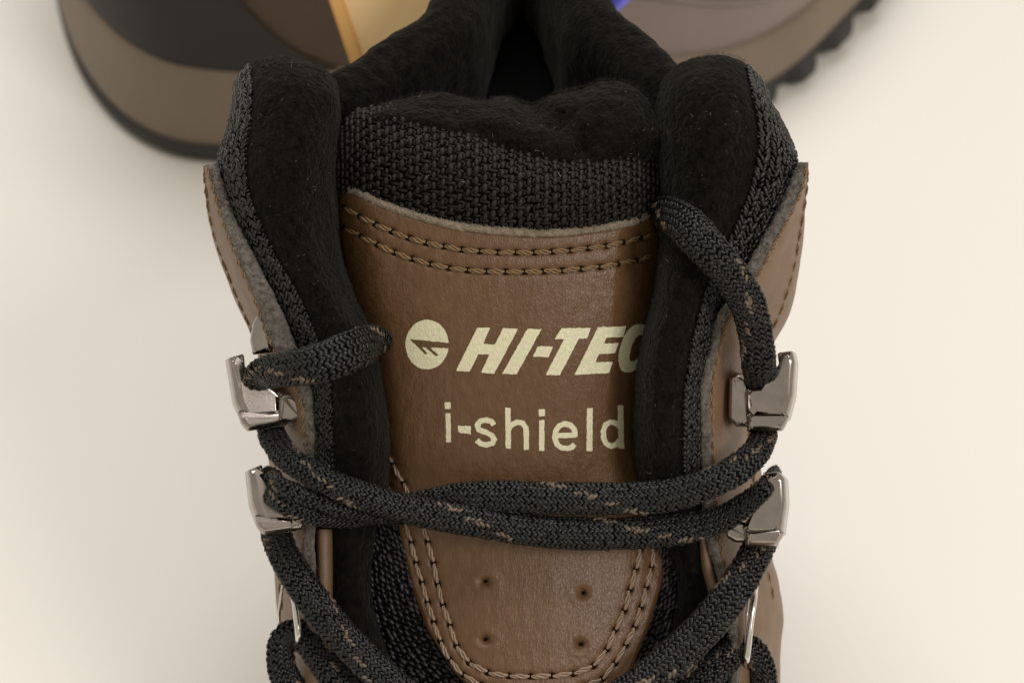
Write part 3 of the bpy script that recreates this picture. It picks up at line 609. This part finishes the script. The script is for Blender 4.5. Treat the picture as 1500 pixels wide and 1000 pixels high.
# ---- laces ---------------------------------------------------------------------
lace = empty('lace', (0, 0, .1), boot)
fl_off = [0]
def strand(pts, ncol=20, pitch=1.0, fleck=33, thick=.44):
    """pts: (u, v, w, half width px, roll deg)"""
    C = np.array(pts, float); n = 400; t = np.linspace(0, len(C)-1, n); Q = cr(C, t); P = V(Q[:, 0], Q[:, 1], Q[:, 2])
    d = np.concatenate([[0], np.cumsum(np.linalg.norm(np.diff(P, axis=0), axis=1))]); L = d[-1]
    def at(s):
        p = np.stack([np.interp(s, d, P[:, k]) for k in range(3)], -1); q = np.stack([np.interp(s, d, Q[:, k]) for k in range(5)], -1)
        e = .0006; p1 = np.stack([np.interp(np.minimum(s+e, L), d, P[:, k]) for k in range(3)], -1); p0 = np.stack([np.interp(np.maximum(s-e, 0), d, P[:, k]) for k in range(3)], -1)
        T = nrm(p1-p0); cv = nrm(CAM-p); Sd = nrm(np.cross(T, cv)); Un = np.cross(Sd, T); r = np.radians(q[:, 4])[:, None]
        return p, T, Sd*np.cos(r)+Un*np.sin(r), Un*np.cos(r)-Sd*np.sin(r), q[:, 3]*K*(.28-q[:, 2]*.001)*.955*(1+.015*np.sin(s*410+len(C)*2.1)+.01*np.sin(s*1130+C[0, 0]))
    ca = np.linspace(0, 2*np.pi, 400); arcl = np.concatenate([[0], np.cumsum(np.hypot(np.diff(np.cos(ca)), thick*np.diff(np.sin(ca))))]); 
    def theta(c): return np.interp((c/ncol % 1)*arcl[-1], arcl, ca)
    m = int(L/.0009)+2; s = np.linspace(0, L, m); p, T, Sd, Un, hw = at(s); nsd = 20
    th = np.linspace(0, 2*np.pi, nsd, endpoint=False); k = .90
    ring = p[:, None]+k*hw[:, None, None]*(Sd[:, None]*np.cos(th)[None, :, None]+thick*Un[:, None]*np.sin(th)[None, :, None])
    ef = gridf(m, nsd, True); ef = np.concatenate([ef[:, [0, 1, 2]], ef[:, [0, 2, 3]]])
    nrow = int(L/(pitch*.001)); rr_, cc = np.meshgrid(np.arange(nrow), np.arange(ncol), indexing='ij'); rr_ = rr_.ravel(); cc = cc.ravel()
    sg = np.where(cc % 2 == 0, 1., -1.); s = (rr_+.5+.28*((cc//2) % 2)+.10*rng.normal(size=len(rr_)))*pitch*.001
    p, T, Sd, Un, hw = at(s); t_ = theta(cc+.5); co, si = np.cos(t_)[:, None], np.sin(t_)[:, None]
    pos = p+hw[:, None]*.93*(Sd*co+thick*Un*si); nn = nrm(Sd*co*thick+Un*si); tt = nrm(np.cross(T, nn))
    ax = T*.80+tt*(sg*.58+.10*rng.normal(size=len(sg)))[:, None]+nn*(.10*rng.normal(size=len(sg)))[:, None]; cw = hw*arcl[-1]/ncol
    jit = 1+.10*rng.normal(size=len(hw))
    size = np.stack([np.full(len(hw), pitch*.00078)*jit, cw*.52*jit, cw*.34*jit], -1)
    ph = (rr_+2*(cc//1)+fl_off[0]) % fleck; fl_off[0] += 11
    band = ((rr_+2*cc+fl_off[0]) // fleck); gate = ((cc*7+band*5) % 11) < 7
    mi = ((ph < 3) & gate & (rng.random(len(ph)) < .9)).astype(int)
    pos = pos + nn*(.00006*rng.normal(size=len(hw)))[:, None]
    o = beads('strand', pos, ax, nn, size, [M['lace'], M['fleck'], M['black']], lace, midx=mi, extra=(ring, ef, 2))
    ii = rng.integers(0, len(pos), int(len(pos)*.5)); fuzz('yarn_fuzz', pos[ii]+nn[ii]*.0003, nn[ii], .0007, .000014, M['hair'], o)
    return o
# across the tongue: A runs under B at the right, over it at the left
strand([(392, 600, -8, 18, 0), (400, 640, 0, 22, 10), (424, 672, 7, 21, 14), (470, 700, 10, 20, 8), (535, 727, 8, 22, 0), (610, 748, 4.5, 23, 0), (700, 764, 2.6, 24, 0), (800, 778, 2.4, 25, 0), (900, 781, 2.4, 25, 0), (990, 775, 3, 24, 0), (1055, 760, 4, 21, 8), (1098, 733, 6, 17, 14), (1120, 712, 7, 14, 14), (1134, 694, 0, 11, 0), (1140, 690, -8, 9, 0)])
strand([(400, 690, -8, 14, 0), (392, 708, 0, 20, -10), (412, 729, 8, 21, -12), (452, 750, 7.5, 19, 0), (510, 756, 3.5, 17, 0), (570, 746, .5, 17, 0), (630, 732, .4, 17, 0), (700, 726, 2, 23, 0), (800, 729, 2.8, 25, 0), (900, 730, 3.2, 25, 0), (980, 725, 5.5, 25, 0), (1050, 703, 7.5, 24, 8), (1098, 672, 6, 23, 14), (1118, 640, 0, 21, 10), (1120, 600, -8, 18, 0)])
strand([(400, 694, -4, 12, 0), (406, 706, 7.5, 12, 0), (436, 722, 9.5, 13, 0), (488, 741, 8, 12, 0), (545, 752, 5, 12, 0), (590, 760, .5, 9, 0)], ncol=11)
# upper left turn round the hook and into the gap beside the tongue
strand([(415, 600, -10, 20, 0), (382, 575, -4, 22, 0), (384, 548, 7, 25, 0), (425, 540, 13, 28, 0), (475, 530, 15, 32, 0), (520, 512, 12, 33, 0), (546, 504, 4, 30, -10), (556, 512, -6, 26, -20), (552, 530, -16, 20, 0)], ncol=22)
# upper right
strand([(948, 316, -14, 24, 0), (972, 312, -2, 28, 0), (1000, 325, 10, 31, 0), (1035, 362, 14, 31, 0), (1068, 400, 13, 29, 0), (1095, 445, 11, 28, 0), (1107, 490, 9, 27, 0), (1112, 535, 6, 26, 0), (1118, 570, -2, 24, 0), (1130, 610, -8, 20, 0)], ncol=22)
# lower left
strand([(392, 740, -10, 18, 0), (402, 775, -5, 22, 0), (416, 812, 0, 24, 0), (440, 852, 3, 25, 0), (480, 906, 4, 26, 0), (530, 960, 4, 26, 0), (592, 1016, 5, 26, 0), (680, 1075, 8, 26, 0)])
strand([(640, 1130, 4, 24, 0), (555, 1055, 0, 24, 0), (500, 1000, -1, 24, 0), (462, 952, -2, 23, 0), (440, 926, -4, 21, 0), (418, 930, -5, 20, 0), (410, 958, -5, 21, 0), (422, 1000, -5, 24, 0), (460, 1050, -5, 25, 0), (520, 1100, -5, 26, 0)])
# lower right
strand([(1136, 745, -10, 18, 0), (1120, 785, -5, 22, 0), (1106, 812, 0, 25, 0), (1078, 860, 3, 27, 0), (1037, 913, 4, 29, 0), (990, 960, 4, 30, 0), (935, 1005, 5, 29, 0), (860, 1056, 8, 28, 0)])
strand([(880, 1140, 4, 24, 0), (955, 1068, 0, 25, 0), (1010, 1018, -1, 25, 0), (1052, 975, -2, 24, 0), (1084, 948, -4, 20, 0), (1105, 952, -5, 19, 0), (1118, 985, -5, 20, 0), (1114, 1030, -5, 24, 0), (1080, 1080, -5, 25, 0), (1020, 1130, -5, 26, 0)])

# ---- metal hooks -----------------------------------------------------------------
def prism(name, poly, w0, w1, shift, mat, parent, bev=.00035, wf=None, **k):
    """rounded bar: outline in photo pixels at depth w1 (front) and w0 (back, displaced by shift pixels)"""
    bm = bmesh.new(); n = len(poly)
    # densify + round the outline
    pts = np.array(poly, float); nb_ = []
    for i in range(n):
        a, b, c = pts[i-1], pts[i], pts[(i+1) % n]; r = min(3.5, .35*np.linalg.norm(a-b), .35*np.linalg.norm(c-b))
        p0 = b+(a-b)/np.linalg.norm(a-b)*r; p1 = b+(c-b)/np.linalg.norm(c-b)*r
        for t in (0, .33, .67, 1): nb_.append((1-t)**2*p0+2*t*(1-t)*b+t*t*p1)
    fr = [bm.verts.new(V(p[0], p[1], w1+(wf(p) if wf else 0))-BASE[parent.name]) for p in nb_]
    bk = [bm.verts.new(V(p[0]+shift[0], p[1]+shift[1], w0)-BASE[parent.name]) for p in nb_]
    bm.faces.new(fr); bm.faces.new(bk[::-1]); m = len(nb_)
    for i in range(m): bm.faces.new((fr[i], bk[i], bk[(i+1) % m], fr[(i+1) % m]))
    bmesh.ops.recalc_face_normals(bm, faces=bm.faces)
    caps = [e for e in bm.edges if sum(len(f.verts) > 4 for f in e.link_faces) == 1]
    bmesh.ops.bevel(bm, geom=caps, offset=bev, segments=4, profile=.5, affect='EDGES')
    me = bpy.data.meshes.new(name); bm.to_mesh(me); bm.free(); me.materials.append(mat)
    for p in me.polygons: p.use_smooth = len(p.vertices) <= 4
    o = bpy.data.objects.new(name, me); COL.objects.link(o); o.parent = parent; BASE[o.name] = BASE[parent.name]; return tag(o, **k)
def hook(J, lip, neck, plate, sg, w=0):
    h = prism('lace_hook', J, w-5.5, w+1.2, (-sg*7, 3), M['metal'], boot, .0016, wf=lambda p: -.045*(p[0]-J[0][0])*sg)
    prism('hook_lip', lip, w-4, w+1.5, (0, 2), M['metal'], h, .0012, wf=lambda p: -.045*(p[0]-J[0][0])*sg)
    prism('hook_neck', neck, w-8, w-1.2, (0, 0), M['metal'], h, .0012)
    if plate: prism('base_plate', plate, w-8, w+1.6, (sg*1, 0), M['metal'], h, .0012)
    return h
hook([(335, 524), (359, 517), (361, 538), (366, 553), (380, 565), (414, 570), (416, 612), (358, 616), (346, 590)],
     [(347, 602), (416, 598), (436, 604), (436, 619), (362, 631), (353, 620)],
     [(408, 573), (430, 576), (444, 590), (444, 612), (428, 620), (406, 618)],
     [(370, 474), (377, 461), (385, 458), (393, 468), (398, 488), (399, 516), (370, 520), (366, 498)], 1, 2)
hook([(1137, 516), (1160, 513), (1164, 530), (1161, 580), (1152, 614), (1092, 612), (1092, 567), (1118, 563), (1132, 553), (1140, 538)],
     [(1094, 605), (1152, 603), (1157, 610), (1147, 630), (1094, 632)],
     [(1068, 552), (1082, 545), (1098, 552), (1098, 626), (1078, 625), (1067, 612)],
     None, -1, 2)
hook([(364, 688), (386, 679), (388, 702), (393, 722), (408, 740), (434, 752), (432, 764), (380, 768), (370, 740)],
     [(372, 754), (428, 754), (443, 762), (441, 776), (386, 782), (376, 772)],
     [(420, 748), (438, 752), (446, 764), (442, 776), (420, 776)], None, 1, 5)
hook([(1118, 692), (1140, 690), (1149, 700), (1151, 735), (1145, 782), (1092, 784), (1084, 772), (1096, 756), (1112, 736), (1120, 714)],
     [(1090, 777), (1142, 773), (1150, 780), (1138, 798), (1092, 800)],
     [(1062, 768), (1078, 760), (1098, 764), (1098, 794), (1076, 794), (1064, 786)], None, -1, 5)
for pts, r_ in (([(426, 858, -9), (432, 880, -3), (435, 905, -1.5), (437, 932, -1.5), (432, 950, -6)], 5.5), ([(418, 836, -12), (413, 866, -9), (409, 896, -9), (410, 925, -11)], 2.5),
                ([(1106, 858, -8), (1104, 880, -2.5), (1099, 915, -1.2), (1096, 945, -1), (1094, 966, -1.5), (1096, 980, -7)], 5.2), ([(1098, 862, -6), (1094, 900, -3.5), (1091, 950, -3.5)], 1.6)):
    Q = cr(np.array(pts, float), np.linspace(0, len(pts)-1, 30)); v_, f_ = tube(V(Q[:, 0], Q[:, 1], Q[:, 2]), r_*K*.28, 12); mk('eyelet_wire', v_, f_, M['wire'], boot)

# ---- boot body and sole below (mostly hidden from here) ----------------------------
body = []
for z, rx, y0, y1 in ((.125, .034, .240, .300), (.105, .034, .228, .300), (.085, .036, .208, .300), (.068, .038, .178, .303), (.052, .042, .13, .308), (.042, .046, .075, .312), (.035, .048, .03, .312), (.028, .049, .012, .314)):
    ring = []
    for k in range(24):
        a = 2*math.pi*k/24; c, s = math.cos(a), math.sin(a); e = .75
        yy = (y0+y1)/2+(y1-y0)/2*math.copysign(abs(s)**e, s)
        wd = rx*(1 - .22*smooth((yy-.2)/.1)) if z < .06 else rx
        ring.append((.002+wd*math.copysign(abs(c)**e, c), yy, z))
    body.append(ring+[ring[0]])
fb = [[(p[0]*k_+.002*(1-k_), .27+(p[1]-.27)*k_, z_) for p in body[0]] for k_, z_ in ((1.06, .108), (1.05, .1275), (.6, .1265), (.05, .126))]
sheet('dark_opening_cap', Surf(fb, world=True), 16, 60, M['black'], boot)  # black cap across the shaft, standing in for shade down the opening
sheet('lower_upper', Surf(body, world=True), 60, 96, M['quarter'], boot)
def sole(name, z0, z1, k, mat, parent, outline, ztoe=0):
    P = np.array(outline, float); c = P.mean(0); Q = c+(P-c)*k; rows = []
    L = [(.97, z0), (1, z0+.1*(z1-z0)), (1.0, z0+.5*(z1-z0)), (.985, z0+.9*(z1-z0)), (.95, z1), (.3, z1)]
    for kk, z in L:
        q = c+(Q-c)*kk; rows.append([(x, y, z if np.isscalar(z) else z) for x, y in q]+[(q[0][0], q[0][1], z)])
    b = c+(Q-c)*.3; rows = [[(x, y, z0) for x, y in b]+[(b[0][0], b[0][1], z0)]]+rows
    return sheet(name, Surf(rows, world=True), 26, 140, mat, parent)
o1 = [(.0+.048*math.copysign(abs(math.cos(a))**.8, math.cos(a))*(1-.15*(math.sin(a) > 0)), .163+.153*math.sin(a)) for a in np.linspace(0, 2*math.pi, 28, endpoint=False)]
sole('midsole', .008, .034, 1.0, M['midsole'], boot, o1); sole('outsole', 0.0005, .009, 1.02, M['outsole'], boot, o1)

# ================================================================== SECOND BOOT
b2loc = Zp(700, 60, 0)
boot2 = empty('hiking_boot', (float(b2loc[0]), float(b2loc[1]), 0), label='blurred second brown hiking boot standing sideways behind the first, black heel panel at left', category='boot')
front = [(82, -60), (88, 10), (104, 75), (133, 135), (180, 190), (240, 226), (310, 240), (420, 240), (560, 225), (720, 210), (880, 200), (1010, 190), (1100, 168), (1165, 132), (1215, 88), (1262, 40), (1305, -18), (1340, -80)]
fp = [Zp(u, v, 0)[:2] for u, v in front]
# far side of the outline, offset away from the camera
xs0, ys0 = fp[-1]; xl0, yl0 = fp[0]
far = [(xs0+.012, ys0+.035), (xs0+.005, ys0+.070), (xs0-.025, ys0+.088), (xs0-.07, ys0+.085), (.06, yl0+.105), (0, yl0+.085), (-.06, yl0+.065), (-.11, yl0+.055), (xl0+.035, yl0+.050), (xl0+.008, yl0+.03)]
out2 = np.array([tuple(p) for p in fp]+far)
c2 = out2.mean(0)
def ringpts(k, zf, n=260, notch=None):
    t = np.linspace(0, len(out2), n, endpoint=False); PP = np.concatenate([out2[-2:], out2, out2[:3]]); P = cr(PP, t+2)
    cc2 = c2; tn = nrm(np.gradient(P, axis=0)); nn = np.stack([tn[:, 1], -tn[:, 0]], -1)
    if ((P-cc2)*nn).sum() < 0: nn = -nn
    fx_ = np.clip((P[:, 0]-out2[:, 0].min())/(out2[:, 0].max()-out2[:, 0].min()), 0, 1)
    off = np.full(n, k, float)
    if notch is not None: off += notch(t, fx_)
    Q = P+nn*off[:, None]*.001; return np.concatenate([Q, zf(fx_)[:, None]], 1), fx_
def band(name, levels, mat, parent, **kw):
    R_ = [ringpts(k, zf, notch=nt)[0] for k, zf, nt in levels]; n = len(R_[0]); return mk(name, np.concatenate(R_), gridf(len(R_), n, True), mat, parent, **kw)
toe = lambda f: smooth((f-.62)/.38)
z_o = lambda f: .007+.010*toe(f); z_b = lambda f: .0006+.007*toe(f)**1.5
z_m = lambda f: np.interp(f, [0, .08, .2, .35, .7, 1], [.047, .042, .038, .034, .028, .030])
lug = lambda t, f: np.where((np.sin(t*6.3) > .1) & (f > .45), 2.0, np.where(f > .45, -3.2, 0.0))
band('outsole', [(-30, z_b, None), (-2, z_b, lug), (.3, lambda f: z_b(f)+.0015, lug), (0.5, lambda f: z_b(f)*.4+z_o(f)*.6, lug), (.0, z_o, None), (-2, lambda f: z_o(f)+.001, None)], M['outsole'], boot2)
band('midsole', [(-4, z_o, None), (-1.2, lambda f: z_o(f)+.0003, None), (-.6, lambda f: z_o(f)+.003, None), (-2.2, lambda f: z_o(f)*.5+z_m(f)*.5, None), (-3.6, lambda f: z_m(f)-.005, None), (-4.4, lambda f: z_m(f)-.0015, None), (-6.4, lambda f: z_m(f)+.0005, None), (-12, z_m, None)], M['midsole'], boot2)
zu = lambda h0, h1: (lambda f: z_m(f)+np.interp(f, [0, .3, .55, .8, 1], [h0, h0, (h0+h1)*.5, h1, h1*.8]))
ulev = [(-8, zu(-.004, -.004), None), (-6.8, zu(.001, .001), None), (-7, zu(.012, .008), None), (-9, zu(.03, .016), None), (-13, zu(.055, .026), None), (-20, zu(.08, .034), None), (-30, zu(.095, .038), None), (-42, zu(.10, .040), None)]
Rr = [ringpts(k, zf) for k, zf, _ in ulev]; rl = Rr[-1][0]; cm = rl.mean(0)
Rr += [(cm+(rl-cm)*k_+np.array([0, 0, z_]), 0) for k_, z_ in ((.8, .003), (.4, .006), (.02, .007))]; n = len(Rr[0][0]); f_ = gridf(len(Rr), n, True)
tcol = np.linspace(0, len(out2), n, endpoint=False)[f_[:, 0] % n]; lev = f_[:, 0]//n
mi = np.where((tcol > 9.2) & (tcol < 21), 1, 0)
mk('upper', np.concatenate([r[0] for r in Rr]), f_, [M['upper2'], M['upper2toe']], boot2, midx=mi)
Rs = np.array([r_[0] for r_ in Rr[:8]])
def seam(t0, t1, l0, l1, off=1.0):
    tt_ = np.linspace(t0, t1, 60)/len(out2)*n; ll = l0+(l1-l0)*smooth(np.linspace(0, 1, 60))
    i0 = np.floor(tt_).astype(int) % n; a_ = cr(Rs.reshape(8, -1), ll).reshape(60, n, 3)[np.arange(60), i0]
    d_ = nrm((a_-np.append(c2, .05))*np.array([1, 1, 0])); v1, f1 = tube(a_+d_*.0006*off, .0011, 8); mk('seam', v1, f1, M['upper2toe'], boot2)
seam(9.0, 17.5, 3.4, 1.6); seam(9.3, 17.0, 3.9, 2.1)
# heel counter patch, 1.2 mm proud; its front edge slants backwards as it rises
ulev2 = [(k+1.2 if i else k+1, zf, nt) for i, (k, zf, nt) in enumerate(ulev)]
fine = 6; n = 900; R2 = [ringpts(k, zf, n)[0] for k, zf, _ in ulev2]; R2 = np.array(R2)
A = np.linspace(0, 6, 120); R2f = cr(R2.reshape(len(R2), -1), A).reshape(120, n, 3); ff = gridf(120, n, True)
tt = (ff[:, 0] % n)/n*len(out2); lv = (ff[:, 0]//n)/120*6
tt = np.where(tt > 22, tt-28, tt)
keep = (tt < 8.1-.5*lv) & (tt > -6+.6*lv)
mk('heel_counter', R2f, ff[keep], M['counter'], boot2)
# shaft of the second boot, mostly above the frame
sh = []
cxh, cyh = -.045, float(yl0+.01)
for z, rx, ry, dx in ((.07, .060, .034, .0), (.10, .052, .036, .0), (.13, .048, .038, -.004), (.155, .048, .040, -.006), (.165, .044, .036, -.006), (.150, .038, .030, -.006), (.08, .036, .028, 0)):
    sh.append([(cxh+dx+rx*math.cos(a), cyh+.045+ry*math.sin(a), z) for a in np.linspace(0, 2*math.pi, 25)])
sheet('ankle_shaft', Surf(sh, world=True), 40, 60, M['upper2'], boot2)

# ================================================================== hang tag and blue tip
def slab(name, corners, th, mat, parent=None, bev=.0006, **k):
    bm = bmesh.new(); c = [np.array(p, float) for p in corners]; n_ = nrm(np.cross(c[1]-c[0], c[2]-c[0]))
    base = BASE[parent.name] if parent is not None else 0
    a = [bm.verts.new(p-base) for p in c]; b = [bm.verts.new(p-n_*th-base) for p in c]; m = len(c)
    bm.faces.new(a); bm.faces.new(b[::-1])
    for i in range(m): bm.faces.new((a[i], b[i], b[(i+1) % m], a[(i+1) % m]))
    bmesh.ops.recalc_face_normals(bm, faces=bm.faces); bmesh.ops.bevel(bm, geom=list(bm.edges), offset=bev, segments=2, affect='EDGES')
    me = bpy.data.meshes.new(name); bm.to_mesh(me); bm.free(); me.materials.append(mat); o = bpy.data.objects.new(name, me); COL.objects.link(o); o.parent = parent
    BASE[o.name] = base; return tag(o, **k)
w_ = -85
t0 = empty('swing_tag', tuple(V(np.array([560.]), np.array([90.]), np.array([w_]))[0]), label='cream and orange card tag leaning between the two boots', category='tag')
q = lambda u, v, w: V(np.array([u*1.]), np.array([v*1.]), np.array([w*1.]))[0]
slab('tag_card', [q(532, 110, w_), q(700, 130, w_), q(690, -160, w_+10), q(440, -160, w_+10)], .0015, M['card'], t0)
slab('tag_border', [q(519, 112, w_+1.2), q(541, 112, w_+1.2), q(449, -160, w_+11.2), q(426, -160, w_+11.2)], .0028, M['cardedge'], t0)
pb = q(905, -12, -110)
bt = beads('blue_toggle', pb[None], np.array([[.5, .1, .8]]), -F[None], np.array([[.0075, .0042, .0035]]), M['blue'], None, label='small blue plastic tip peeping over the collar', category='toggle')
